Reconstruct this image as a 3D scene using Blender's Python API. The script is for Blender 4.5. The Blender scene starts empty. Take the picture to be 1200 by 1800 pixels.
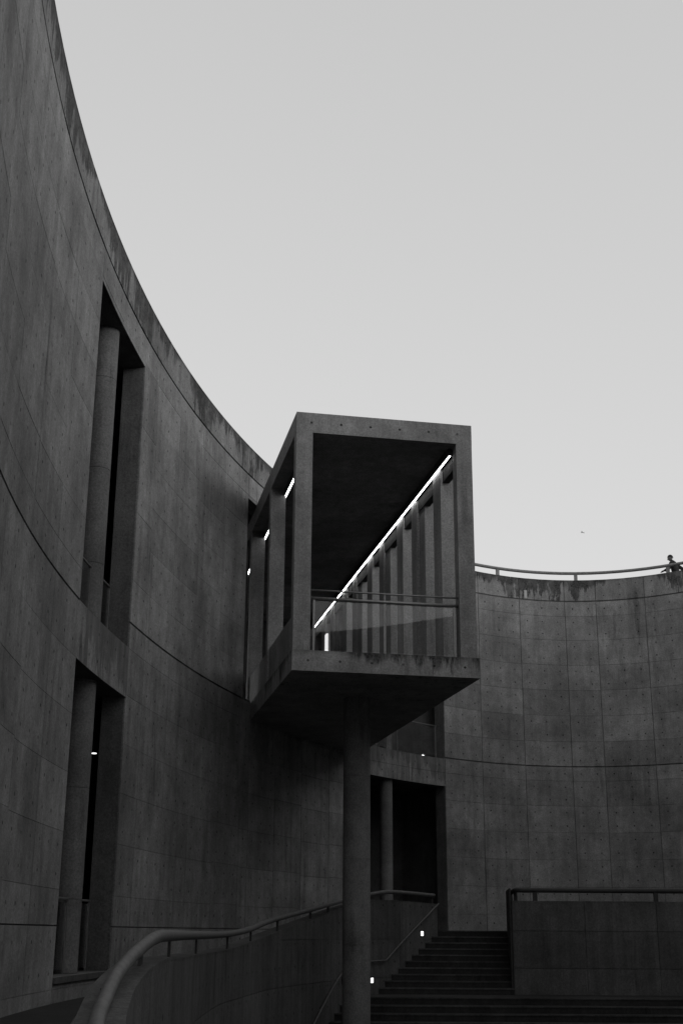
import bpy, bmesh, math, random
from mathutils import Vector, Matrix
random.seed(7)
SC = bpy.context.scene
COL = SC.collection
PI = math.pi

# ------------------------------------------------------------------ camera
F_PX, PITCH, ROLL = 2248.5, 0.317975, 0.006419
cam_data = bpy.data.cameras.new('camera')
cam_data.sensor_fit = 'VERTICAL'; cam_data.sensor_height = 36.0; cam_data.sensor_width = 24.0
cam_data.lens = F_PX / 1800 * 36.0
cam_data.clip_start = 0.05; cam_data.clip_end = 3000
cam = bpy.data.objects.new('camera', cam_data); COL.objects.link(cam)
cam.matrix_world = Matrix.Rotation(PI/2 + PITCH, 4, 'X') @ Matrix.Rotation(ROLL, 4, 'Z')
SC.camera = cam
SC.render.resolution_x, SC.render.resolution_y = 682, 1024

# ------------------------------------------------------------------ sky (grey dusk veil, black and white photograph)
SUN_EL, SUN_AZ = math.radians(10), math.radians(132)      # azimuth clockwise from +Y
W = bpy.data.worlds.new('World'); SC.world = W; W.use_nodes = True
nt = W.node_tree; nt.nodes.clear()
sky = nt.nodes.new('ShaderNodeTexSky'); sky.sky_type = 'NISHITA'; sky.sun_disc = False
sky.sun_elevation = SUN_EL; sky.sun_rotation = SUN_AZ; sky.dust_density = 3.0; sky.air_density = 1.5
bw = nt.nodes.new('ShaderNodeRGBToBW')
mix = nt.nodes.new('ShaderNodeMix'); mix.data_type = 'FLOAT'
mix.inputs[0].default_value = 0.60; mix.inputs[3].default_value = 9.8      # overcast veil
bg = nt.nodes.new('ShaderNodeBackground'); bg.inputs[1].default_value = 0.10
out = nt.nodes.new('ShaderNodeOutputWorld')
L = nt.links.new
L(sky.outputs[0], bw.inputs[0]); L(bw.outputs[0], mix.inputs[2])
tcw = nt.nodes.new('ShaderNodeTexCoord'); sxyz = nt.nodes.new('ShaderNodeSeparateXYZ'); L(tcw.outputs['Generated'], sxyz.inputs[0])
grad = nt.nodes.new('ShaderNodeMapRange'); grad.inputs[1].default_value = 0.0; grad.inputs[2].default_value = 1.0
grad.inputs[3].default_value = 1.13; grad.inputs[4].default_value = 0.78; L(sxyz.outputs[2], grad.inputs[0])      # brighter towards the horizon all round
mul = nt.nodes.new('ShaderNodeMath'); mul.operation = 'MULTIPLY'; L(mix.outputs[0], mul.inputs[0]); L(grad.outputs[0], mul.inputs[1])
L(mul.outputs[0], bg.inputs[0]); L(bg.outputs[0], out.inputs[0])

sd = bpy.data.lights.new('sun', 'SUN'); sd.energy = 0.35; sd.angle = math.radians(16); sd.color = (1, 1, 1)
so = bpy.data.objects.new('sun', sd); COL.objects.link(so)
sv = Vector((math.sin(SUN_AZ)*math.cos(SUN_EL), math.cos(SUN_AZ)*math.cos(SUN_EL), math.sin(SUN_EL)))
so.rotation_euler = (-sv).to_track_quat('-Z', 'Y').to_euler(); so.location = sv*60

SC.view_settings.view_transform = 'Standard'; SC.view_settings.look = 'None'
SC.view_settings.exposure = 0.0; SC.view_settings.gamma = 1.0; SC.view_settings.use_curve_mapping = False

# ------------------------------------------------------------------ materials
MATS = {}
def node(t, k, **kw):
    n = t.nodes.new(k)
    for a, v in kw.items(): setattr(n, a, v)
    return n
def math_n(t, op, a, b=None, clamp=False):
    n = node(t, 'ShaderNodeMath', operation=op); n.use_clamp = clamp
    for i, v in enumerate((a, b)):
        if v is None: continue
        if isinstance(v, (int, float)): n.inputs[i].default_value = v
        else: t.links.new(v, n.inputs[i])
    return n.outputs[0]
def noise(t, vec, scale, detail=4, rough=.6):
    n = node(t, 'ShaderNodeTexNoise'); n.inputs['Scale'].default_value = scale
    n.inputs['Detail'].default_value = detail; n.inputs['Roughness'].default_value = rough
    t.links.new(vec, n.inputs['Vector']); return n.outputs[0]
def remap(t, v, a, b, c, d):
    n = node(t, 'ShaderNodeMapRange'); n.inputs[1].default_value = a; n.inputs[2].default_value = b
    n.inputs[3].default_value = c; n.inputs[4].default_value = d; t.links.new(v, n.inputs[0]); return n.outputs[0]
def concrete(name, base, holes=False, stain_top=None, stain_len=.7, stain_amt=.75, streak=.15, rand=.13, rough=.85, mottle=.30):
    m = bpy.data.materials.new(name); m.use_nodes = True; t = m.node_tree; t.nodes.clear()
    ln = t.links.new
    geo = node(t, 'ShaderNodeNewGeometry'); pos = geo.outputs['Position']
    vs = node(t, 'ShaderNodeMapping'); vs.inputs['Scale'].default_value = (5, 5, .28); ln(pos, vs.inputs[0])
    big = noise(t, pos, .55, 5, .62); mid = noise(t, pos, 3.2, 5, .65); fine = noise(t, pos, 26, 3, .7); grain = noise(t, pos, 95, 2, .8)
    st = noise(t, vs.outputs[0], 1.0, 6, .7)
    val = math_n(t, 'MULTIPLY', remap(t, big, .3, .7, 1-mottle, 1+mottle*.8), remap(t, mid, .3, .7, 1-mottle*.55, 1+mottle*.45))
    val = math_n(t, 'MULTIPLY', val, remap(t, fine, .38, .62, .82, 1.18))
    val = math_n(t, 'MULTIPLY', val, remap(t, grain, .38, .62, .82, 1.18))
    val = math_n(t, 'MULTIPLY', val, remap(t, st, .35, .7, 1+streak, 1-streak))
    # sparse dark runs of old rain water
    vs3 = node(t, 'ShaderNodeMapping'); vs3.inputs['Scale'].default_value = (2.6, 2.6, .33); vs3.inputs['Location'].default_value = (3.1, 7.7, 1.9); ln(pos, vs3.inputs[0])
    run = noise(t, vs3.outputs[0], 1.0, 7, .75); patch = noise(t, pos, .33, 3, .55)
    rm = math_n(t, 'MULTIPLY', remap(t, run, .52, .70, 0, 1), remap(t, patch, .44, .60, 0, 1))
    val = math_n(t, 'MULTIPLY', val, math_n(t, 'SUBTRACT', 1.0, math_n(t, 'MULTIPLY', rm, .55)))
    oi = node(t, 'ShaderNodeObjectInfo')
    val = math_n(t, 'MULTIPLY', val, remap(t, oi.outputs['Random'], 0, 1, 1-rand, 1+rand))
    if stain_top is not None:                     # rain-washed dirt running down from the top edge
        sp = node(t, 'ShaderNodeSeparateXYZ'); ln(pos, sp.inputs[0])
        vs2 = node(t, 'ShaderNodeMapping'); vs2.inputs['Scale'].default_value = (4.2, 4.2, .9); ln(pos, vs2.inputs[0])
        s2 = noise(t, vs2.outputs[0], 1.0, 6, .72); s3 = noise(t, pos, .5, 2, .5)
        dep = math_n(t, 'SUBTRACT', stain_top, sp.outputs[2])                     # metres below the edge
        lim = math_n(t, 'MULTIPLY', remap(t, s2, .36, .68, 0.0, stain_len), remap(t, s3, .38, .60, .08, 1.6))
        mask = remap(t, math_n(t, 'SUBTRACT', lim, dep), -.05, .16, 0, 1)
        mask = math_n(t, 'MULTIPLY', mask, remap(t, fine, .34, .56, .55, 1.0))
        mask = math_n(t, 'MULTIPLY', mask, remap(t, mid, .34, .52, .5, 1.0))
        val = math_n(t, 'MULTIPLY', val, math_n(t, 'SUBTRACT', 1.0, math_n(t, 'MULTIPLY', mask, stain_amt)))
    hole_h = None
    if holes:
        uv = node(t, 'ShaderNodeUVMap', uv_map='holes'); sep = node(t, 'ShaderNodeSeparateXYZ'); ln(uv.outputs[0], sep.inputs[0])
        fx = math_n(t, 'MULTIPLY', math_n(t, 'SUBTRACT', math_n(t, 'FRACT', sep.outputs[0]), .5), .6)
        fy = math_n(t, 'MULTIPLY', math_n(t, 'SUBTRACT', math_n(t, 'FRACT', sep.outputs[1]), .5), .45)
        r = math_n(t, 'SQRT', math_n(t, 'ADD', math_n(t, 'POWER', math_n(t, 'ABSOLUTE', fx), 2.0), math_n(t, 'POWER', math_n(t, 'ABSOLUTE', fy), 2.0)))
        # a little dirt drips below each hole
        hm = math_n(t, 'MULTIPLY', remap(t, r, .021, .030, 1, 0), remap(t, noise(t, pos, 1.9, 2, .5), .36, .56, .45, 1.0)); hole_h = hm
        val = math_n(t, 'MULTIPLY', val, math_n(t, 'SUBTRACT', 1.0, math_n(t, 'MULTIPLY', hm, .9)))
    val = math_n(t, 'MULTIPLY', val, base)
    rgb = node(t, 'ShaderNodeCombineColor')
    for i in range(3): ln(val, rgb.inputs[i])
    b = node(t, 'ShaderNodeBsdfPrincipled'); ln(rgb.outputs[0], b.inputs['Base Color'])
    b.inputs['Roughness'].default_value = rough; b.inputs['Specular IOR Level'].default_value = .25
    bump = node(t, 'ShaderNodeBump'); bump.inputs['Strength'].default_value = .35; bump.inputs['Distance'].default_value = .012
    hh = math_n(t, 'ADD', fine, math_n(t, 'MULTIPLY', mid, 1.5))
    if hole_h is not None: hh = math_n(t, 'SUBTRACT', hh, math_n(t, 'MULTIPLY', hole_h, 1.5))
    ln(hh, bump.inputs['Height']); ln(bump.outputs[0], b.inputs['Normal'])
    o = node(t, 'ShaderNodeOutputMaterial'); ln(b.outputs[0], o.inputs[0])
    MATS[name] = m; return m
def plain(name, col, rough=.5, metal=0.0, var=.15):
    m = bpy.data.materials.new(name); m.use_nodes = True; t = m.node_tree; b = t.nodes['Principled BSDF']
    geo = node(t, 'ShaderNodeNewGeometry'); n = noise(t, geo.outputs['Position'], 14, 4, .6)
    v = math_n(t, 'MULTIPLY', remap(t, n, .3, .7, 1-var, 1+var), col)
    rgb = node(t, 'ShaderNodeCombineColor')
    for i in range(3): t.links.new(v, rgb.inputs[i])
    t.links.new(rgb.outputs[0], b.inputs['Base Color']); b.inputs['Roughness'].default_value = rough; b.inputs['Metallic'].default_value = metal
    MATS[name] = m; return m
def emit(name, strength):
    m = bpy.data.materials.new(name); m.use_nodes = True; t = m.node_tree; t.nodes.clear()
    e = node(t, 'ShaderNodeEmission'); e.inputs[0].default_value = (1, 1, 1, 1); e.inputs[1].default_value = strength
    o = node(t, 'ShaderNodeOutputMaterial'); t.links.new(e.outputs[0], o.inputs[0]); MATS[name] = m; return m
def glass(name, tint=.92, gain=1.6):
    m = bpy.data.materials.new(name); m.use_nodes = True; t = m.node_tree; t.nodes.clear()
    tr = node(t, 'ShaderNodeBsdfTransparent'); tr.inputs[0].default_value = (tint, tint, tint, 1)
    gl = node(t, 'ShaderNodeBsdfGlossy'); gl.inputs['Roughness'].default_value = .01
    fr = node(t, 'ShaderNodeFresnel'); fr.inputs[0].default_value = 1.5
    mx = node(t, 'ShaderNodeMixShader'); t.links.new(math_n(t, 'MULTIPLY', fr.outputs[0], gain, True), mx.inputs[0])
    t.links.new(tr.outputs[0], mx.inputs[1]); t.links.new(gl.outputs[0], mx.inputs[2])
    o = node(t, 'ShaderNodeOutputMaterial'); t.links.new(mx.outputs[0], o.inputs[0]); MATS[name] = m; return m

concrete('wall', .225, holes=True, mottle=.38, rand=.15)
concrete('parapet', .21, holes=True, stain_top=12.31, stain_len=1.15, stain_amt=.85)
concrete('core', .10)
concrete('fin', .31, rand=.05, mottle=.2)
concrete('box', .205, holes=True, rand=.04)
concrete('slab_edge', .25, holes=True, stain_top=5.585, stain_len=.42, stain_amt=.9, rand=.02)
concrete('spandrel_left', .19, holes=True, stain_top=5.12, stain_len=1.3, stain_amt=.5, streak=.35)
concrete('spandrel_right', .19, holes=True, stain_top=5.57, stain_len=1.2, stain_amt=.5, streak=.35)
concrete('column', .155, streak=.06, rand=.03)
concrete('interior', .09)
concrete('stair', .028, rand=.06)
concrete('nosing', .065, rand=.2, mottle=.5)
concrete('balustrade', .085, holes=True, streak=.25)
concrete('ground', .05)
plain('rail_paint', .095, .6, .0, .3)
plain('rail_steel', .22, .4, .6)
plain('dark_steel', .03, .7, .2)
plain('cloth', .012, .9); plain('trousers', .02, .9); plain('skin', .13, .6); plain('hair', .006, .7); plain('shoe', .02, .5)
plain('feather', .8, .8); plain('transom', .02, .95); plain('parapet_rail', .17, .6, .0, .3)
plain('patch', .42, .9)
emit('strip_light', 9.0); emit('lamp', 3.0); emit('slot_light', 1.0)
glass('glass', .92, .75)

# ------------------------------------------------------------------ object helpers
def obj(name, bm, mat, parent=None, smooth=False):
    me = bpy.data.meshes.new(name); bmesh.ops.recalc_face_normals(bm, faces=bm.faces[:]); bm.to_mesh(me); bm.free()
    me.materials.append(MATS[mat])
    if smooth:
        for p in me.polygons: p.use_smooth = True
    o = bpy.data.objects.new(name, me); COL.objects.link(o)
    if parent: o.parent = parent
    return o
def tag(o, label, cat, group=None):
    o['label'] = label; o['category'] = cat
    if group: o['group'] = group
    return o
def thing(name, label, cat, group=None):
    o = bpy.data.objects.new(name, None); COL.objects.link(o); o.empty_display_size = .2
    return tag(o, label, cat, group)
def struct(o): o['kind'] = 'structure'; return o
def setbase(root, p):
    """put an Empty at the thing's base without moving its parts"""
    root.location = p
    for c in root.children: c.matrix_parent_inverse = Matrix.Translation(-Vector(p))
def hexa(bm, pts, uvf=None):
    """8 points: bottom 4 (ccw) then top 4"""
    v = [bm.verts.new(p) for p in pts]
    fs = [bm.faces.new([v[i] for i in q]) for q in ((3,2,1,0),(4,5,6,7),(0,1,5,4),(1,2,6,5),(2,3,7,6),(3,0,4,7))]
    return fs
def box(bm, x0, x1, y0, y1, z0, z1, M=None):
    p = [Vector(a) for a in ((x0,y0,z0),(x1,y0,z0),(x1,y1,z0),(x0,y1,z0),(x0,y0,z1),(x1,y0,z1),(x1,y1,z1),(x0,y1,z1))]
    if M: p = [M @ a for a in p]
    return hexa(bm, p)
def tube(bm, pts, r, n=14, cap=True):
    pts = [Vector(p) for p in pts]; rings = []
    for i, p in enumerate(pts):
        a = pts[max(i-1, 0)]; b = pts[min(i+1, len(pts)-1)]; d = (b-a).normalized()
        up = Vector((0,0,1)) if abs(d.z) < .95 else Vector((1,0,0))
        u = d.cross(up).normalized(); w = u.cross(d)
        rings.append([bm.verts.new(p + r*(math.cos(2*PI*k/n)*u + math.sin(2*PI*k/n)*w)) for k in range(n)])
    for A, B in zip(rings, rings[1:]):
        for k in range(n): bm.faces.new((A[k], A[(k+1)%n], B[(k+1)%n], B[k]))
    if cap: bm.faces.new(rings[0][::-1]); bm.faces.new(rings[-1])
def lathe(bm, prof, c, n=40):
    rings = [[bm.verts.new((c[0]+r*math.cos(2*PI*k/n), c[1]+r*math.sin(2*PI*k/n), z)) for k in range(n)] for r, z in prof]
    for A, B in zip(rings, rings[1:]):
        for k in range(n): bm.faces.new((A[k], A[(k+1)%n], B[(k+1)%n], B[k]))
    bm.faces.new(rings[0][::-1]); bm.faces.new(rings[-1])
def smooth_by_angle(o, deg=40):
    me = o.data
    for p in me.polygons: p.use_smooth = True
    bm = bmesh.new(); bm.from_mesh(me)
    for e in bm.edges:
        if len(e.link_faces) == 2 and e.calc_face_angle(0) > math.radians(deg): e.smooth = False
    bm.to_mesh(me); bm.free()

# ------------------------------------------------------------------ the oval
CX, CY, EA, EB, ER = 6.85419, 22.00299, 10.95374, 23.36964, -0.0814753
def E(t):
    c, s = math.cos(ER), math.sin(ER); u, v = EA*math.cos(t), EB*math.sin(t)
    return Vector((CX + c*u - s*v, CY + s*u + c*v))
def EN(t):
    c, s = math.cos(ER), math.sin(ER); u, v = math.cos(t)/EA, math.sin(t)/EB
    return Vector((c*u - s*v, s*u + c*v)).normalized()
NT = 6000; TT = [2*PI*i/NT for i in range(NT+1)]; SL = [0.0]
_p = E(0)
for t in TT[1:]:
    p_ = E(t); SL.append(SL[-1] + (p_-_p).length); _p = p_
STOT = SL[-1]
import bisect
def T(s):
    s = s % STOT; i = bisect.bisect_right(SL, s) - 1; i = min(max(i, 0), NT-1)
    return TT[i] + (TT[i+1]-TT[i])*(s-SL[i])/(SL[i+1]-SL[i])
def WP(s, off=0.0, z=None):
    t = T(s); p = E(t) + EN(t)*off
    return p if z is None else Vector((p.x, p.y, z))
def tangent(s): n = EN(T(s)); return Vector((-n.y, n.x))
def sector(bm, s0, s1, z0, z1, o0, o1, seg=.6, holes=None):
    n = max(1, round((s1-s0)/seg)); uvl = None
    if holes: uvl = bm.loops.layers.uv.get('holes') or bm.loops.layers.uv.new('holes')
    rows = []
    for i in range(n+1):
        s = s0 + (s1-s0)*i/n; a = WP(s, o0); b = WP(s, o1)
        rows.append([bm.verts.new((a.x,a.y,z0)), bm.verts.new((a.x,a.y,z1)), bm.verts.new((b.x,b.y,z1)), bm.verts.new((b.x,b.y,z0))])
    fs = []
    for i in range(n):
        A, B = rows[i], rows[i+1]
        for k in range(4):
            f = bm.faces.new((A[k], B[k], B[(k+1)%4], A[(k+1)%4]))
            if uvl:
                du, dv, u0, v0 = holes
                if k == 0:
                    for l, (ii, zz) in zip(f.loops, ((i, z0), (i+1, z0), (i+1, z1), (i, z1))):
                        l[uvl].uv = (((s1-s0)*ii/n - u0)/du, (zz - z0 - v0)/dv)
                else:
                    for l in f.loops: l[uvl].uv = (0, 0)
    f0 = bm.faces.new(rows[0]); f1 = bm.faces.new(rows[-1][::-1])
    if uvl:
        for f in (f0, f1):
            for l in f.loops: l[uvl].uv = (0, 0)

# openings in the wall: (s0, s1, z0, z1)
ZA, ZP, ZB, ZBL, ZD = 11.53, 12.31, 5.576, 5.09, 0.08
OPEN = [(54.85, 58.50, ZBL, 10.88), (54.85, 58.50, -.65, 4.15), (38.60, 45.86, 5.14, 10.88), (45.86, 46.50, 5.62, 10.88),
        (33.72, 37.45, 5.54, 10.88), (33.72, 38.30, ZD, 4.64), (71.0, 88.0, -9, ZB)]
ZBOT = -3.6
# column boundaries of the form panels
cols = []
def run_cols(a, b, step=1.8):
    n = max(1, math.ceil((b-a)/step - .15)); return [(a + (b-a)*i/n, a + (b-a)*(i+1)/n) for i in range(n)]
bounds = [16.6, 18.4, 20.2, 22.0, 23.8, 25.59, 27.34, 28.47, 30.2, 31.97, 33.72]
cols += list(zip(bounds, bounds[1:]))
cols += [(33.72, 35.6), (35.6, 37.45), (37.45, 38.30), (38.30, 38.60)] + run_cols(38.60, 45.86) + [(45.86, 46.50)]
b2 = [46.5, 48.3, 50.1, 51.9, 53.7, 54.85, 56.7, 58.5, 60.3, 62.1, 63.9, 65.7, 67.5, 69.3, 71.0]
cols += list(zip(b2, b2[1:]))
far_cols = run_cols(71.0, 88.0) + run_cols(88.0, STOT) + run_cols(0, 16.6)
rowsR = [ZP, ZA, 10.97, 10.06, 9.15, 8.24, 7.33, 6.42, ZB, 5.08, 4.2, 3.3, 2.4, 1.5, .6, ZD, -.82, -1.72, -2.62, ZBOT]
rowsL = [ZP, ZA, 10.97, 10.05, 9.15, 8.25, 7.35, 6.45, 5.6, ZBL, 4.15, 3.25, 2.35, 1.45, .6, ZD, -.82, -1.72, -2.62, ZBOT]
GROOVE = {ZA: .026, ZB: .022, ZBL: .022, ZD: .010}
def cuts(s0, s1, z0, z1):
    """part of a panel not inside an opening"""
    segs = [(z0, z1)]
    for a, b, c, d in OPEN:
        if s0 >= a-1e-4 and s1 <= b+1e-4:
            new = []
            for p, q in segs:
                if d <= p or c >= q: new.append((p, q)); continue
                if c > p: new.append((p, c))
                if d < q: new.append((d, q))
            segs = new
    return [x for x in segs if x[1]-x[0] > .05]
def opening_edge(s, z, side):
    for a, b, c, d in OPEN:
        if c < z < d and (abs(s-a) < 1e-3 and side > 0 or abs(s-b) < 1e-3 and side < 0): return True
    return False

wall = thing('oval_court_wall', 'tall curved concrete wall of board-marked panels enclosing the oval court', 'wall')
far_bm = bmesh.new(); npan = 0
def do_panel(s0, s1, z0, z1, far, rows):
    global npan
    jg = .0028 if s0 > 46 else .004
    ga = gb = .0035 if s0 > 46 else .011
    if opening_edge(s0, (z0+z1)/2, -1): ga = 0
    if opening_edge(s1, (z0+z1)/2, 1): gb = 0
    gz0 = GROOVE.get(z0, jg); gz1 = GROOVE.get(z1, jg)
    for a, b, c, d in OPEN:
        if s0 >= a-1e-4 and s1 <= b+1e-4:
            if abs(z0-d) < 1e-4: gz0 = 0
            if abs(z1-c) < 1e-4: gz1 = 0
    w = s1-s0; nh = max(1, round(w/.6)); hz = z1-z0; nv = max(1, round(hz/.45))
    hol = ((w)/nh, hz/nv, 0 - ga*0, 0)
    hol = (w/nh, hz/nv, -ga, -gz0)
    m = 'parapet' if z1 == ZP else ('wall')
    if z1 == ZBL and s0 >= 54.8 and s1 <= 58.6: m = 'spandrel_left'
    if z0 >= 4.6 and z1 <= ZB and 33.7 <= s0 and s1 <= 38.4: m = 'spandrel_right'
    if far: sector(far_bm, s0+ga, s1-gb, z0+gz0, z1-gz1, 0, .045, holes=hol); return
    bm = bmesh.new(); off = random.uniform(-.002, .002)
    sector(bm, s0+ga, s1-gb, z0+gz0, z1-gz1, off, .045, holes=hol)
    o = obj('parapet_panel' if z1 == ZP else 'wall_panel', bm, m, wall); npan += 1
for (s0, s1) in cols + far_cols:
    left = s0 > 54.8 and s0 < 88
    rows = rowsL if left else rowsR
    jog = random.choice((-.03, 0, 0, .025)) if s0 < 46 else random.choice((-.45, 0, 0, -.2, .03))
    fixed = {ZP, ZA, ZB, ZBL, ZD, ZBOT, 10.97, 4.15, 5.08}
    rows = [z if (z in fixed or z > 10.5) else z + (jog if not (jog < -.1 and (z < 6.6 or z < ZB)) else 0) for z in rows]
    for zt, zb in zip(rows, rows[1:]):
        sp = False
        for a, b in cuts(s0, s1, zb, zt):
            # spandrels between two openings are one strip
            far = not (20.1 <= s0 and s1 <= 67.6) or (b < -1.5)
            if 38.5 < s0 and s1 < 46.6 and b > 10.8 and s0 < 42: far = True
            do_panel(s0, s1, a, b, far, rows)
fo = obj('wall_panels_beyond_view', far_bm, 'wall', wall); fo['kind'] = 'stuff'; fo.name = 'wall_panel_field'
# core behind the panels
core_bm = bmesh.new()
edges = sorted(set([0.0, STOT] + [x for o in OPEN for x in o[:2]]))
for a, b in zip(edges, edges[1:]):
    for c, d in cuts(a, b, ZBOT, ZP - .012): sector(core_bm, a, b, c, d, .03, .45)
obj('wall_core', core_bm, 'core', wall)
cop = bmesh.new(); sector(cop, 0, STOT, ZP-.012, ZP+.02, -.004, .46)
obj('coping', cop, 'parapet', wall)

# ------------------------------------------------------------------ ground, terrace, galleries
g = bmesh.new(); box(g, -400, 400, -400, 600, -4.2, ZBOT); struct(obj('ground', g, 'ground'))
g = bmesh.new(); sector(g, 0, STOT, 11.1, ZA, .44, 9.0, seg=1.2); struct(obj('roof_terrace', g, 'ground'))
g = bmesh.new(); box(g, -6, 9, -12, 1.2, ZBOT, -1.62); struct(obj('entrance_platform', g, 'ground'))

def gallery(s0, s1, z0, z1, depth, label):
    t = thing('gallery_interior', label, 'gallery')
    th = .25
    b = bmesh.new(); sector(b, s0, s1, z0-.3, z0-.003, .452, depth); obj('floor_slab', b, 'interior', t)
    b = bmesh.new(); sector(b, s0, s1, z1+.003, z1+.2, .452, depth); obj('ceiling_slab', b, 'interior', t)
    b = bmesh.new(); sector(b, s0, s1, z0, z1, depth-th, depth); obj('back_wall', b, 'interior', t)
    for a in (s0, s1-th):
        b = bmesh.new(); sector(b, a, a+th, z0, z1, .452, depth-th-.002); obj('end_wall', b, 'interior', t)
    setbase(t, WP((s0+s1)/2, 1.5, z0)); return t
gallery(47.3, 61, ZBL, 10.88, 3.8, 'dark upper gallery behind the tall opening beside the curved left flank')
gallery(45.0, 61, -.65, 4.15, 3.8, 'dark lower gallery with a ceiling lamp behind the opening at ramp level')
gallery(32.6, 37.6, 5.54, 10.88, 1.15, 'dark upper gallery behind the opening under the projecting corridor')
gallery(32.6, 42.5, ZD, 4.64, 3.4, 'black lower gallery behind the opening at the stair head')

# reveal linings of the openings
def lining(s, z0, z1, sgn, label):
    b = bmesh.new(); a0, a1 = (s-.002, s+.07) if sgn > 0 else (s-.07, s+.002)
    return b

# ------------------------------------------------------------------ round columns
def round_column(x, y, r, z0, z1, label, joints, group=None, mat='column'):
    t = thing('round_column', label, 'column', group)
    zs = [z0] + [j for j in joints if z0 < j < z1] + [z1]
    for a, b in zip(zs, zs[1:]):
        bm = bmesh.new(); g = .006
        lathe(bm, [(r-.008, a), (r-.008, a+g), (r, a+g+.003), (r, b-.003), (r-.008, b)], (x, y), 48)
        smooth_by_angle(obj('shaft_section', bm, mat, t))
    setbase(t, (x, y, z0)); return t
round_column(.384, 29.378, .305, ZBOT, 5.14, 'thick round concrete column carrying the projecting box corridor', [-2.05, -.25, 1.55, 3.35, 4.4])
for z0, z1, lab in ((ZBL, 10.88, 'slim round column in the tall upper opening of the left flank'), (-.65, 4.15, 'slim round column in the lower opening beside the curved ramp')):
    round_column(-4.50, 22.12, .25, z0, z1, lab, [z0+1.15, z0+2.95, z0+4.75])
pc = WP(36.42, .33)
round_column(pc.x, pc.y, .20, 5.54, 10.88, 'round column in the upper opening behind the projecting corridor', [7.3, 9.1])
round_column(pc.x, pc.y, .20, ZD, 4.64, 'round column in the lower opening at the stair head', [1.9, 3.6])

# ------------------------------------------------------------------ projecting box corridor
AZ = -0.1936466; AX = Vector((math.sin(AZ), math.cos(AZ))); PE = Vector((math.cos(AZ), -math.sin(AZ))); D0 = 25.77
def BX(p, al, z): v = AX*(D0+al) + PE*p; return Vector((v.x, v.y, z))
def bbox(bm, p0, p1, a0, a1, z0, z1, holes=None):
    fs = hexa(bm, [BX(p0,a0,z0), BX(p1,a0,z0), BX(p1,a1,z0), BX(p0,a1,z0), BX(p0,a0,z1), BX(p1,a0,z1), BX(p1,a1,z1), BX(p0,a1,z1)])
    uvl = bm.loops.layers.uv.get('holes') or bm.loops.layers.uv.new('holes')
    for f in fs:
        for l in f.loops: l[uvl].uv = (0, 0)
    if holes:
        nu, nv = holes
        f = fs[2]                              # front face (a0)
        for l, uv in zip(f.loops, ((0,0),(nu,0),(nu,nv),(0,nv))): l[uvl].uv = uv
        f = fs[5]; n2 = nu*(a1-a0)/(p1-p0)
        for l, uv in zip(f.loops, ((n2,0),(0,0),(0,nv),(n2,nv))): l[uvl].uv = uv
P0, P1, LEN = 4.04, 8.02, 18.0
ZF0, ZF1, ZR0, ZR1 = 5.14, 5.575, 10.435, 10.90
bx_ = thing('projecting_box_corridor', 'concrete box corridor projecting from the curved wall, open-ended with side fins', 'building')
def bpart(name, mat, *a, holes=None):
    bm = bmesh.new(); bbox(bm, *a, holes=holes); return obj(name, bm, mat, bx_)
bpart('floor_slab', 'slab_edge', P0-.012, P1+.05, -.02, LEN, ZF0, ZF1, holes=(6, 1))
bpart('roof_slab', 'box', P0, P1, 0, LEN, ZR0, ZR1, holes=(6, 1))
PW = .365
bpart('post', 'box', P0+.002, P0+PW, .002, .30, ZF1, ZR0); bpart('post', 'box', P1-PW, P1-.002, .002, .30, ZF1, ZR0)
# left pillars
for a in (3.84, 7.50, 11.15, 14.8): bpart('pillar', 'box', P0+.002, P0+PW, a, a+.30, ZF1, ZR0)
# right fins: alternating narrow ones and wide two-step ones
for k in range(5):
    a = 1.27 + 3.65*k
    if a < LEN-.6: bpart('fin', 'fin', P1-PW-.02, P1-.002, a, a+.66, ZF1, ZR0)
    a = 3.0 + 3.65*k
    if a < LEN-1.2:
        bpart('fin', 'fin', P1-PW+.06, P1-.002, a, a+.52, ZF1, ZR0); bpart('fin', 'fin', P1-PW-.02, P1-.002, a+.522, a+1.02, ZF1, ZR0)
# headers under the roof, between the posts
bpart('header', 'transom', P1-.335, P1-.17, .30, LEN, 9.95, ZR0-.002)
# low side walls
for a0, a1 in ((.302, 3.838), (4.142, 7.498), (7.802, 11.148)): bpart('low_wall', 'box', P0+.05, P0+.25, a0, a1, ZF1, 6.40)
# inside the building the sides are closed
bpart('closed_side', 'interior', P1-.03, P1+.15, 13.1, LEN, ZF1, ZR0); bpart('closed_side', 'interior', P0-.15, P0+.03, 8.4, LEN, ZF1, ZR0)
bpart('end_wall', 'interior', P0, P1, LEN+.002, LEN+.2, ZF0, ZR1)
setbase(bx_, BX(6.03, 0, ZF0))
def light_strip(p, lab, a0):
    t = thing('light_strip', lab, 'light')
    bm = bmesh.new(); bbox(bm, p-.02, p+.02, a0+.01, LEN-.06, 10.258, 10.27); obj('diffuser', bm, 'strip_light', t)
    bm = bmesh.new(); bbox(bm, p-.045, p+.045, a0, LEN-.05, 10.262, 10.433); obj('housing', bm, 'dark_steel', t)
    setbase(t, BX(p, .3, 10.25))
light_strip(7.60, 'continuous white light strip above the corridor fins facing the stairs', .32)
light_strip(4.41, 'continuous white light strip above the corridor pillars facing the curved flank', .5)
bm = bmesh.new(); bbox(bm, 7.60, 7.66, 15.45, 15.75, ZF1+.005, 9.52)
tag(obj('lit_slot_window', bm, 'slot_light'), 'narrow upright glowing slot deep inside the corridor', 'window')
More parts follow.
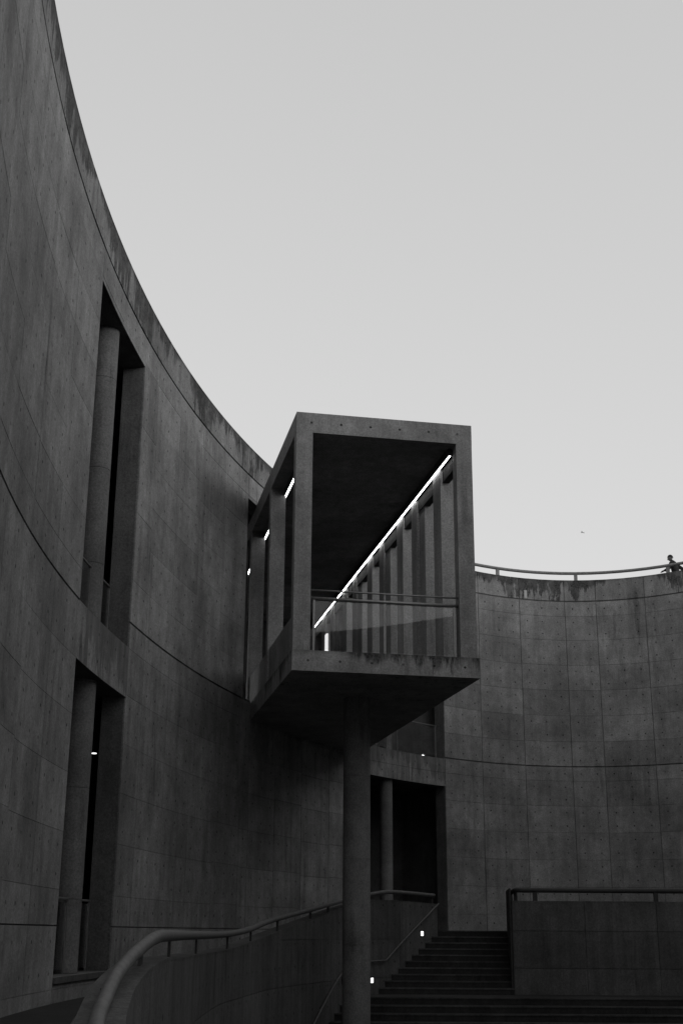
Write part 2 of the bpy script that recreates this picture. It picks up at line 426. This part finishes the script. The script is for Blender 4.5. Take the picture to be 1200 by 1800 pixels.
# front glass balustrade
t = thing('glass_balustrade', 'glass balustrade with two steel rails across the corridor mouth', 'railing')
for p in (4.50, 6.03, 7.56):
    bm = bmesh.new(); bbox(bm, p-.022, p+.022, .11, .15, ZF1, 6.70); obj('post', bm, 'rail_steel', t)
bm = bmesh.new(); tube(bm, [BX(P0+PW-.01, .13, 6.72), BX(P1-PW+.01, .13, 6.72)], .038, 16); obj('handrail', bm, 'rail_steel', t, True)
bm = bmesh.new(); tube(bm, [BX(P0+PW-.01, .13, 6.90), BX(P1-PW+.01, .13, 6.90)], .02, 12); obj('top_rail', bm, 'rail_steel', t, True)
bm = bmesh.new(); bbox(bm, 6.018, 6.042, .118, .142, 6.75, 6.885); obj('rail_bracket', bm, 'rail_steel', t)
for p0, p1 in ((4.53, 6.0), (6.06, 7.53)):
    bm = bmesh.new(); bbox(bm, p0, p1, .124, .136, ZF1+.06, 6.67); obj('glass_pane', bm, 'glass', t)
setbase(t, BX(6.03, .13, ZF1))

# ------------------------------------------------------------------ glass railings in the wall openings
def opening_rail(segs, z, h, off, lab):
    t = thing('glass_railing', lab, 'railing')
    for s0, s1 in segs:
        n = 4
        bm = bmesh.new(); tube(bm, [WP(s0+(s1-s0)*i/n, off, z+h) for i in range(n+1)], .022, 10); obj('handrail', bm, 'rail_steel', t, True)
        for s in (s0+.03, s1-.03):
            bm = bmesh.new(); sector(bm, s-.018, s+.018, z, z+h-.01, off-.012, off+.012); obj('post', bm, 'rail_steel', t)
        bm = bmesh.new(); sector(bm, s0+.06, s1-.06, z+.06, z+h-.05, off-.006, off+.006); obj('glass_pane', bm, 'glass', t)
    setbase(t, WP((segs[0][0]+segs[-1][1])/2, off, z))
opening_rail([(55.35, 56.19), (56.73, 58.45)], ZBL+.001, 1.05, .30, 'glass railing across the tall upper opening of the left flank')
opening_rail([(55.35, 56.19), (56.73, 58.45)], -.649, 1.15, .30, 'glass railing across the lower opening beside the curved ramp')
opening_rail([(34.05, 36.15), (36.70, 37.4)], 5.541, 1.06, .10, 'glass railing across the upper opening behind the corridor')

# ------------------------------------------------------------------ parapet pipe rail
t = thing('parapet_pipe_rail', 'thick grey pipe rail on short posts along the top of the curved wall', 'railing')
s_list = [16 + .5*i for i in range(int((52-16)/.5)+1)]
def rail_off(s): return .16 + max(0, s-40)*.105
bm = bmesh.new(); tube(bm, [WP(s, rail_off(s), 12.635) for s in s_list], .056, 16); obj('pipe', bm, 'parapet_rail', t, True)
for s in (18.3, 21.5, 24.72, 27.99, 30.96, 34.1, 37.2, 40.4):
    bm = bmesh.new(); sector(bm, s-.06, s+.06, ZP+.018, 12.60, .13, .19); obj('post', bm, 'parapet_rail', t)
setbase(t, WP(30, .16, ZP))

# ------------------------------------------------------------------ stairs, landings, ramp balustrade
PATH = [(2.66, 36.2), (1.385, 34.2), (.78, 33.1), (.06, 31.7), (-.571, 29.6), (-1.292, 26.5), (-1.559, 23.8), (-1.715, 22.0), (-1.80, 20.4), (-1.75, 17.0), (-1.56, 13.5), (-1.462, 11.8), (-1.443, 11.1), (-1.443, 10.6), (-1.455, 10.1), (-1.438, 9.6), (-1.392, 9.1), (-1.331, 8.6), (-1.20, 7.9)]
ZTOP = [.75, .79, .75, .55, .28, -.03, -.18, -.26, -.285, -.275, -.25, -.225, -.24, -.265, -.335, -.41, -.485, -.56, -.68]
def catmull(P, k=6):
    out = []
    for i in range(len(P)-1):
        a, b, c, d = P[max(i-1,0)], P[i], P[i+1], P[min(i+2,len(P)-1)]
        for j in range(k):
            u = j/k
            out.append(tuple(.5*((2*b[m]) + (-a[m]+c[m])*u + (2*a[m]-5*b[m]+4*c[m]-d[m])*u*u + (-a[m]+3*b[m]-3*c[m]+d[m])*u**3) for m in range(len(b))))
    out.append(tuple(P[-1])); return out
BP = catmull([(x, y, z) for (x, y), z in zip(PATH, ZTOP)])
def bp_frame(i):
    a = Vector(BP[max(i-1,0)][:2]); b = Vector(BP[min(i+1,len(BP)-1)][:2]); d = (b-a).normalized()   # towards the camera
    return d, Vector((d.y, -d.x))          # left-hand normal pointing away from the stairs
def path_x(y):
    for a, b in zip(BP, BP[1:]):
        if b[1] <= y <= a[1]: return a[0] + (b[0]-a[0])*(y-a[1])/(b[1]-a[1])
    return BP[0][0] if y > BP[0][1] else BP[-1][0]
bal = thing('ramp_balustrade', 'curved concrete balustrade wall sweeping up beside the stairs', 'balustrade')
TH = .31
def bal_strip(i0, i1, z_lo, z_hi, o0, o1, mat, name, gap=.005):
    """curved strip of the balustrade; z_hi None follows the sloping top"""
    bm = bmesh.new(); uvl = bm.loops.layers.uv.new('holes'); rows = []; acc = 0
    for i in range(i0, i1+1):
        d, n = bp_frame(i); p = Vector(BP[i][:2]); zt = BP[i][2] if z_hi is None else min(z_hi, BP[i][2])
        if i == i0: p = p + d*gap
        if i == i1: p = p - d*gap
        zl = min(z_lo, zt-.02)
        a = p + n*o0; b = p + n*o1
        if i > i0: acc += (Vector(BP[i][:2])-Vector(BP[i-1][:2])).length
        rows.append(([bm.verts.new((a.x,a.y,zl)), bm.verts.new((a.x,a.y,zt)), bm.verts.new((b.x,b.y,zt)), bm.verts.new((b.x,b.y,zl))], acc))
    for (A, u0), (B, u1) in zip(rows, rows[1:]):
        for k in range(4):
            f = bm.faces.new((A[k], B[k], B[(k+1)%4], A[(k+1)%4]))
            for l in f.loops: l[uvl].uv = (0, 0)
            if k == 0:
                for l, (u, v) in zip(f.loops, ((u0, B[0].co.z), (u1, B[0].co.z), (u1, B[1].co.z), (u0, A[1].co.z))): l[uvl].uv = (u/.6, v/.45)
    for R_ in (rows[0][0], rows[-1][0][::-1]):
        f = bm.faces.new(R_)
        for l in f.loops: l[uvl].uv = (0, 0)
    return obj(name, bm, mat, bal)
NB = len(BP)-1
bal_strip(0, NB, ZBOT, None, .02, TH, 'balustrade', 'wall_core', 0)
seams = [0]; acc = 0
for i in range(1, NB+1):
    acc += (Vector(BP[i][:2])-Vector(BP[i-1][:2])).length
    if acc > 1.7: seams.append(i); acc = 0
if NB - seams[-1] < 3: seams.pop()
seams.append(NB)
for a, b in zip(seams, seams[1:]):
    zt = max(BP[a][2], BP[b][2])
    zz = [None, -.14, -1.04, -1.94, -2.84, ZBOT] if zt > .05 else [None, -1.04, -1.94, -2.84, ZBOT]
    for k in range(len(zz)-1):
        hi = zz[k]; lo = zz[k+1]
        bal_strip(a, b, lo + .005, None if hi is None else hi-.005, 0, .03, 'balustrade', 'wall_panel')
bm = bmesh.new(); rows = []
for i in range(NB+1):
    d, n = bp_frame(i); p = Vector(BP[i][:2]); a = p - n*.004; b = p + n*(TH+.004); z = BP[i][2]
    rows.append([bm.verts.new((a.x,a.y,z-.006)), bm.verts.new((a.x,a.y,z+.016)), bm.verts.new((b.x,b.y,z+.016)), bm.verts.new((b.x,b.y,z-.006))])
for A, B in zip(rows, rows[1:]):
    for k in range(4): bm.faces.new((A[k], B[k], B[(k+1)%4], A[(k+1)%4]))
bm.faces.new(rows[0]); bm.faces.new(rows[-1][::-1]); obj('coping', bm, 'balustrade', bal)
setbase(bal, (BP[60][0], BP[60][1], ZBOT))

t = thing('ramp_pipe_rail', 'thick pipe handrail bending along the curved balustrade wall', 'railing')
RPT = [(2.55, 36.0, .975), (1.367, 34.0, 1.001), (.778, 33.0, .91), (.059, 31.6, .716), (-.57, 29.5, .497), (-1.291, 26.4, .237), (-1.549, 23.6, .057), (-1.703, 22.0, -.01), (-1.793, 20.2, -.035), (-1.679, 15.0, -.034), (-1.52, 12.2, -.031), (-1.466, 11.1, -.033), (-1.47, 10.85, -.045), (-1.489, 10.6, -.072), (-1.516, 10.15, -.145), (-1.548, 9.8, -.23), (-1.558, 9.45, -.317), (-1.536, 9.0, -.429), (-1.50, 8.55, -.546), (-1.38, 7.9, -.70)]
RP = catmull(RPT, 5)
bm = bmesh.new(); tube(bm, RP, .050, 16); obj('pipe', bm, 'rail_paint', t, True)
for y in (35.9, 33.0, 30.9, 29.4, 26.9, 24.3, 21.6, 17.2, 13.2, 10.6, 9.35, 8.3):
    j = min(range(len(RP)), key=lambda i: abs(RP[i][1]-y)); x, yy, z = RP[j]
    i = min(range(NB+1), key=lambda i: abs(BP[i][1]-y)); d, n = bp_frame(i)
    M = Matrix.Translation((x+n.x*.06, yy+n.y*.06, 0)) @ Matrix(((d.x, n.x, 0, 0), (d.y, n.y, 0, 0), (0, 0, 1, 0), (0, 0, 0, 1)))
    bm = bmesh.new(); box(bm, -.05, .05, -.012, .012, BP[i][2]+.014, z-.03, M); obj('post', bm, 'dark_steel', t)
setbase(t, (RP[50][0], RP[50][1], RP[50][2]-.25))

# thin handrail on the stair side
t = thing('stair_handrail', 'thin steel handrail fixed to the balustrade face above the steps', 'railing')
HR = [(36.15, .77), (33.75, -.64), (32.2, -.66), (31.75, -.80), (29.3, -1.98), (27.5, -2.86)]
pts = []
for (y0, z0), (y1, z1) in zip(HR, HR[1:]):
    for j in range(6): u = j/6; pts.append((y0+(y1-y0)*u, z0+(z1-z0)*u))
pts.append(HR[-1]); P3 = []
for y, z in pts:
    i = min(range(NB+1), key=lambda i: abs(BP[i][1]-y)); d, n = bp_frame(i); x = path_x(y)
    P3.append((x - n.x*.07, y - n.y*.07, z))
bm = bmesh.new(); tube(bm, P3, .02, 10); obj('rail', bm, 'rail_paint', t, True)
for k in range(2, len(P3)-1, 5):
    x, y, z = P3[k]; i = min(range(NB+1), key=lambda i: abs(BP[i][1]-y)); d, n = bp_frame(i)
    bm = bmesh.new(); tube(bm, [(x, y, z-.01), (x+n.x*.075, y+n.y*.075, z-.03)], .01, 8); obj('bracket', bm, 'rail_steel', t)
setbase(t, P3[12])
# thin handrail on the ramp side near the turn
t = thing('ramp_handrail', 'thin steel handrail on the ramp side of the balustrade turn', 'railing')
bm = bmesh.new(); P4 = []
for i in range(76, NB+1, 2):
    d, n = bp_frame(i); P4.append((BP[i][0]+n.x*(TH+.09), BP[i][1]+n.y*(TH+.09), BP[i][2]-.20))
tube(bm, P4, .02, 10); obj('rail', bm, 'rail_paint', t, True)
for k in range(1, len(P4), 5):
    d, n = bp_frame(76+2*k); x, y, z = P4[k]
    bm = bmesh.new(); tube(bm, [(x, y, z-.01), (x-n.x*.1, y-n.y*.1, z-.03)], .01, 8); obj('bracket', bm, 'rail_steel', t)
setbase(t, P4[5])

# steps
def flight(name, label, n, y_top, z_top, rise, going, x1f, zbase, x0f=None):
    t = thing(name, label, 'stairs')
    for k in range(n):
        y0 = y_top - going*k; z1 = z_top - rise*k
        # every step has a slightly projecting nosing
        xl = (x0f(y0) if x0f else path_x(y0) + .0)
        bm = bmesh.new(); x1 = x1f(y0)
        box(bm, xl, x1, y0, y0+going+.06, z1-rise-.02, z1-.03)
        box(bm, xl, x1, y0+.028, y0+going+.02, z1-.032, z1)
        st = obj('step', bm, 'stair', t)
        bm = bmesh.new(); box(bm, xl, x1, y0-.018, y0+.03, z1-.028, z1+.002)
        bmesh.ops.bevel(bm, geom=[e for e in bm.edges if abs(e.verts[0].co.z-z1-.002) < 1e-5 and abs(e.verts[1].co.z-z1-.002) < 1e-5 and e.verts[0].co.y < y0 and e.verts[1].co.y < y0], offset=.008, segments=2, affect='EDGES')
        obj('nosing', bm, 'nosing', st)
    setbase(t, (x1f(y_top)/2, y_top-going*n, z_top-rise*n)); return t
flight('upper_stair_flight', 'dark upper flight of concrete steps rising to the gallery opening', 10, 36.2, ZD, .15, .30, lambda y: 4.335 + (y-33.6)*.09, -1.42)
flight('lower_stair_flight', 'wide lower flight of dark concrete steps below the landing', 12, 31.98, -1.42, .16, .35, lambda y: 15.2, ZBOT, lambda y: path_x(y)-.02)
g = bmesh.new(); box(g, path_x(32.6)-.2, 15.5, 32.2, 36.4, -2.4, -1.421); struct(obj('stair_landing', g, 'stair'))
def prism(bm, poly, z0, z1):
    a = [bm.verts.new((x, y, z0)) for x, y in poly]; b = [bm.verts.new((x, y, z1)) for x, y in poly]; n = len(poly)
    bm.faces.new(a[::-1]); bm.faces.new(b)
    for i in range(n): bm.faces.new((a[i], a[(i+1)%n], b[(i+1)%n], b[i]))
g = bmesh.new(); prism(g, [(2.0, 36.45), (4.7, 36.45), (4.7, 33.95), (16.5, 33.95), (16, 42), (10, 45.5), (5, 44.5), (1.0, 40.2), (-1.5, 37.0)], -2.0, ZD-.002); struct(obj('upper_landing', g, 'stair'))
# ramp between the wall and the balustrade
g = bmesh.new(); RV = []
RPROF = [(38.5, ZD), (35.5, ZD-.02), (33.0, -.10), (30, -.42), (27, -.72), (24.3, -1.0), (14.0, -1.04), (11.8, -1.05)]
RPROF = [(y0+(y1-y0)*j/4, z0+(z1-z0)*j/4) for (y0, z0), (y1, z1) in zip(RPROF, RPROF[1:]) for j in range(4)] + [RPROF[-1]]
rows = []
for y, z in RPROF:
    xr = path_x(min(y, 36.2)) - TH + .12; 
    s = min((abs(WP(40+.05*i).y-y), 40+.05*i) for i in range(0, 620))[1]
    xl = WP(s, .1).x
    rows.append([g.verts.new((xl-.05, y, z-1.2)), g.verts.new((xl-.05, y, z)), g.verts.new((xr, y, z)), g.verts.new((xr, y, z-1.2))])
for A, B in zip(rows, rows[1:]):
    for k in range(4): g.faces.new((A[k], B[k], B[(k+1)%4], A[(k+1)%4]))
g.faces.new(rows[0]); g.faces.new(rows[-1][::-1]); struct(obj('ramp', g, 'stair'))
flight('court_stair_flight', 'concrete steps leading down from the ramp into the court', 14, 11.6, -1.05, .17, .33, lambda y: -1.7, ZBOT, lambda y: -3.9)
# kerb course under the left opening
bm = bmesh.new(); sector(bm, 54.85, 58.5, -.74, -.652, -.05, .44); tag(obj('opening_sill', bm, 'balustrade'), 'low concrete sill under the lower opening beside the ramp', 'sill')

# ------------------------------------------------------------------ parapet block right of the stairs
blk = thing('landing_balustrade', 'low straight concrete balustrade wall on the landing right of the steps', 'balustrade')
def panelled(bm, x0, x1, y, z0, z1):
    pass
b = bmesh.new(); box(b, 4.36, 16.2, 33.63, 33.95, -1.42, .765); obj('wall_core', b, 'core', blk)
xs = [4.335, 6.15, 7.95, 9.75, 11.55, 13.35, 15.15]
for a, c in zip(xs, xs[1:]):
    for z0, z1 in ((-1.42, -.80), (-.80, .08), (.08, .775)):
        b = bmesh.new(); uvl = b.loops.layers.uv.new('holes'); g_ = .006
        fs = box(b, a+g_, c-g_, 33.6, 33.64, z0+(g_ if z0 > -1.4 else .002), z1-(g_ if z1 < .7 else 0))
        for f in fs:
            for l in f.loops: l[uvl].uv = (0, 0)
        obj('wall_panel', b, 'balustrade', blk)
b = bmesh.new(); hexa(b, [(4.33,33.64,-1.42),(4.60,33.64,-1.42),(4.86,36.6,-1.42),(4.60,36.6,-1.42),(4.33,33.64,.775),(4.60,33.64,.775),(4.86,36.6,.775),(4.60,36.6,.775)])
obj('side_wall', b, 'core', blk)
b = bmesh.new(); box(b, 4.33, 16.2, 33.595, 33.97, .776, .80); obj('coping', b, 'balustrade', blk)
setbase(blk, (9, 33.8, -1.42))
t = thing('landing_pipe_rail', 'straight dark pipe rail above the low landing balustrade wall', 'railing')
bm = bmesh.new(); tube(bm, [(4.66, 36.5, 1.06), (4.47, 33.95, 1.06), (4.47, 33.80, 1.06), (4.60, 33.78, 1.06), (16.4, 33.78, 1.06)], .06, 16); obj('pipe', bm, 'dark_steel', t, True)
for x in (4.95, 8.0, 11.05, 14.1):
    bm = bmesh.new(); box(bm, x-.055, x+.055, 33.74, 33.80, .798, 1.03); obj('post', bm, 'dark_steel', t)
for y, x in ((34.1, 4.50), (36.3, 4.66)):
    bm = bmesh.new(); box(bm, x-.04, x+.04, y-.05, y+.05, .773, 1.03); obj('post', bm, 'dark_steel', t)
bm = bmesh.new(); hexa(bm, [(4.28,33.66,-1.40),(4.325,33.66,-1.40),(4.57,36.3,-1.40),(4.53,36.3,-1.40),(4.28,33.66,1.10),(4.325,33.66,1.10),(4.57,36.3,1.10),(4.53,36.3,1.10)])
obj('side_plate', bm, 'dark_steel', t)
setbase(t, (9, 33.78, .80))

# ------------------------------------------------------------------ lamps
def wall_lamp(y, z, lab):
    i = min(range(NB+1), key=lambda i: abs(BP[i][1]-y)); d, n = bp_frame(i); x = path_x(y)
    M = Matrix.Translation((x, y, z)) @ Matrix(((d.x, n.x, 0, 0), (d.y, n.y, 0, 0), (0, 0, 1, 0), (0, 0, 0, 1)))
    t = thing('stair_lamp', lab, 'lamp')
    bm = bmesh.new(); box(bm, -.055, .055, -.022, -.004, -.055, .055, M); obj('lens', bm, 'lamp', t)
    bm = bmesh.new(); box(bm, -.075, .075, -.014, .02, -.08, .09, M); box(bm, -.075, .075, -.05, .02, .07, .092, M); obj('housing', bm, 'dark_steel', t)
    setbase(t, (x, y, z))
wall_lamp(35.45, .0, 'small square lit step lamp below the stair-head end of the balustrade')
wall_lamp(33.14, -1.09, 'small square lit step lamp low on the balustrade just past the thick column')
wall_lamp(31.80, -1.06, 'small square lit step lamp mostly hidden by the thick round column')
def ceiling_lamp(x, y, z, lab):
    t = thing('ceiling_lamp', lab, 'lamp')
    bm = bmesh.new(); lathe(bm, [(.055, z-.03), (.055, z)], (x, y), 20); obj('lens', bm, 'lamp', t)
    bm = bmesh.new(); lathe(bm, [(.075, z-.02), (.075, z+.05)], (x, y), 20)
    bmesh.ops.delete(bm, geom=[f for f in bm.faces if f.normal.z < -.9 or all(abs(v.co.z-(z-.02)) < 1e-6 for v in f.verts)], context='FACES'); obj('ring', bm, 'dark_steel', t)
    setbase(t, (x, y, z))
ceiling_lamp(-.1901*31.1, 31.1, 4.148-.05, 'small lit ceiling lamp inside the lower gallery')
fl = WP(34.50, .30, 5.545)
t = thing('floor_lamp', 'small glowing round uplight on the spandrel ledge of the gallery opening', 'lamp')
bm = bmesh.new(); lathe(bm, [(.07, fl.z+.02), (.075, fl.z+.04), (.03, fl.z+.07)], (fl.x, fl.y), 20); obj('lens', bm, 'lamp', t)
bm = bmesh.new(); lathe(bm, [(.10, fl.z), (.10, fl.z+.02)], (fl.x, fl.y), 20); obj('base', bm, 'dark_steel', t)
setbase(t, fl)

# mortar repair patch on the parapet
bm = bmesh.new(); sector(bm, 29.88, 29.99, 11.60, 11.88, -.006, .01)
tag(obj('repair_patch', bm, 'patch'), 'small pale mortar repair patch on the curved parapet', 'patch')

# ------------------------------------------------------------------ person on the terrace
def person():
    s = 24.66; base = WP(s, .85, ZA); tg = tangent(s); fw = Vector((tg.x, tg.y, 0)); 
    if fw.x > 0: fw = -fw
    sd = Vector((0,0,1)).cross(fw)                       # person's left
    def Q(f, l, z): return fw*f + sd*l + Vector((0,0,z))
    root = thing('person', 'person in dark clothes walking behind the parapet pipe rail, head bowed', 'person')
    V, R_, Ed = [], [], []
    def jv(p, r, link=None):
        V.append(p); R_.append(r); i = len(V)-1
        if link is not None: Ed.append((link, i))
        return i
    hip = jv(Q(0,0,.90), .135); sp = jv(Q(.05,0,1.08), .15, hip); ch = jv(Q(.09,0,1.26), .17, sp); nb = jv(Q(.13,0,1.39), .11, ch); nk = jv(Q(.16,0,1.45), .07, nb); hd0 = jv(Q(.19,0,1.49), .055, nk)
    for sg, leg in ((1, ((.02,.10,.82),(.22,.10,.48),(.16,.10,.10),(.28,.10,.045))), (-1, ((-.02,-.10,.82),(.02,-.10,.47),(-.22,-.10,.12),(-.10,-.10,.045)))):
        a = hip
        for (f, l, z), r in zip(leg, (.095, .065, .045, .04)): a = jv(Q(f,l,z), r, a)
    for arm in (((.12,.17,1.33),(.20,.25,1.10),(.40,.20,1.08)), ((.08,-.17,1.33),(-.16,-.25,1.14),(-.16,-.27,.92))):
        a = ch
        for (f, l, z), r in zip(arm, (.085, .066, .05)): a = jv(Q(f,l,z), r, a)
    me = bpy.data.meshes.new('body'); me.from_pydata([base+v for v in V], Ed, []); o = bpy.data.objects.new('body', me); COL.objects.link(o)
    md = o.modifiers.new('skin', 'SKIN'); 
    if not me.skin_vertices: bpy.context.view_layer.objects.active = o; o.select_set(True)
    for i, sv_ in enumerate(me.skin_vertices[0].data): sv_.radius = (R_[i], R_[i]); sv_.use_root = (i == 0)
    ss = o.modifiers.new('sub', 'SUBSURF'); ss.levels = 2; ss.render_levels = 2
    me.materials.append(MATS['cloth']); o.parent = root
    def blob(name, c, rx, ry, rz, mat, cut=None, lean=.25):
        bm = bmesh.new(); bmesh.ops.create_uvsphere(bm, u_segments=20, v_segments=14, radius=1)
        if cut: bmesh.ops.delete(bm, geom=[v for v in bm.verts if cut(v.co)], context='VERTS')
        M = Matrix(((fw.x, sd.x, 0, 0), (fw.y, sd.y, 0, 0), (0, 0, 1, 0), (0, 0, 0, 1)))
        for v in bm.verts:
            x, y, z = v.co; f, l, u = x*rx, y*ry, z*rz
            if mat == 'skin' and z < 0: f = f*(1-.12*z*z) + .012*(-z); l *= 1-.35*z*z
            f, u = f + lean*u*.0 , u
            ca, sa = math.cos(.35), math.sin(.35); f, u = f*ca + u*sa, -f*sa + u*ca
            v.co = base + (M @ Vector((f, l, u))) + (fw*c[0] + sd*c[1] + Vector((0,0,c[2])))
        ob = obj(name, bm, mat, root, True); return ob
    blob('head', (.215, 0, 1.575), .095, .075, .115, 'skin')
    blob('hair', (.205, 0, 1.588), .107, .088, .118, 'hair', cut=lambda c: (c.z < -.15 and c.x > -.35) or (c.x > .55 and c.z < .30) or c.z < -.62)
    blob('nose', (.305, 0, 1.530), .018, .013, .020, 'skin')
    for l in (.078, -.078): blob('ear', (.20, l, 1.565), .018, .010, .030, 'skin')
    # hands: palm and five fingers, resting forward / hanging
    for (f, l, z), dr in (((.40,.20,1.08), (.9,-.1,-.25)), ((-.16,-.27,.92), (.15,.05,-1))):
        d = (fw*dr[0] + sd*dr[1] + Vector((0,0,dr[2]))).normalized(); w = sd if abs(dr[0]) > .5 else fw
        p = base + Q(f, l, z); bm = bmesh.new()
        tube(bm, [p, p+d*.035, p+d*.085], .032, 10)
        for k in range(4):
            o_ = w*(k-1.5)*.019; ln = (.065, .075, .072, .055)[k]
            tube(bm, [p+d*.075+o_, p+d*(.075+ln*.55)+o_, p+d*(.075+ln)+o_+Vector((0,0,-.012))], .008, 8)
        tube(bm, [p+d*.02+w*.028, p+d*.05+w*.052, p+d*.085+w*.056], .009, 8)
        obj('hand', bm, 'skin', root, True)
    setbase(root, base); return root
person()

# ------------------------------------------------------------------ gull
bm = bmesh.new(); c = Vector((.1972*150, 150, .3128*150))
tube(bm, [c+Vector((-.20,0,.0)), c+Vector((-.10,0,.01)), c+Vector((0,0,.0)), c+Vector((.12,0,.01)), c+Vector((.22,0,.03))], .05, 10)
gull = thing('gull', 'tiny pale gull gliding in the grey sky', 'bird')
obj('body', bm, 'feather', gull, True)
for sg in (-1, 1):
    bm = bmesh.new(); pr = []
    for k, (o, up, ch) in enumerate(((.03,.02,.13), (.22,.10,.11), (.42,.06,.07), (.55,.02,.02))):
        a = c + Vector((sg*o*.55-.0, sg*o*.85, up))
        pr.append([bm.verts.new(a+Vector((-ch/2,0,.006))), bm.verts.new(a+Vector((ch/2,0,.006))), bm.verts.new(a+Vector((ch/2,0,-.006))), bm.verts.new(a+Vector((-ch/2,0,-.006)))])
    for A, B in zip(pr, pr[1:]):
        for k in range(4): bm.faces.new((A[k], A[(k+1)%4], B[(k+1)%4], B[k]))
    bm.faces.new(pr[0]); bm.faces.new(pr[-1][::-1]); obj('wing', bm, 'feather', gull)
setbase(gull, c)
print('panels', npan)
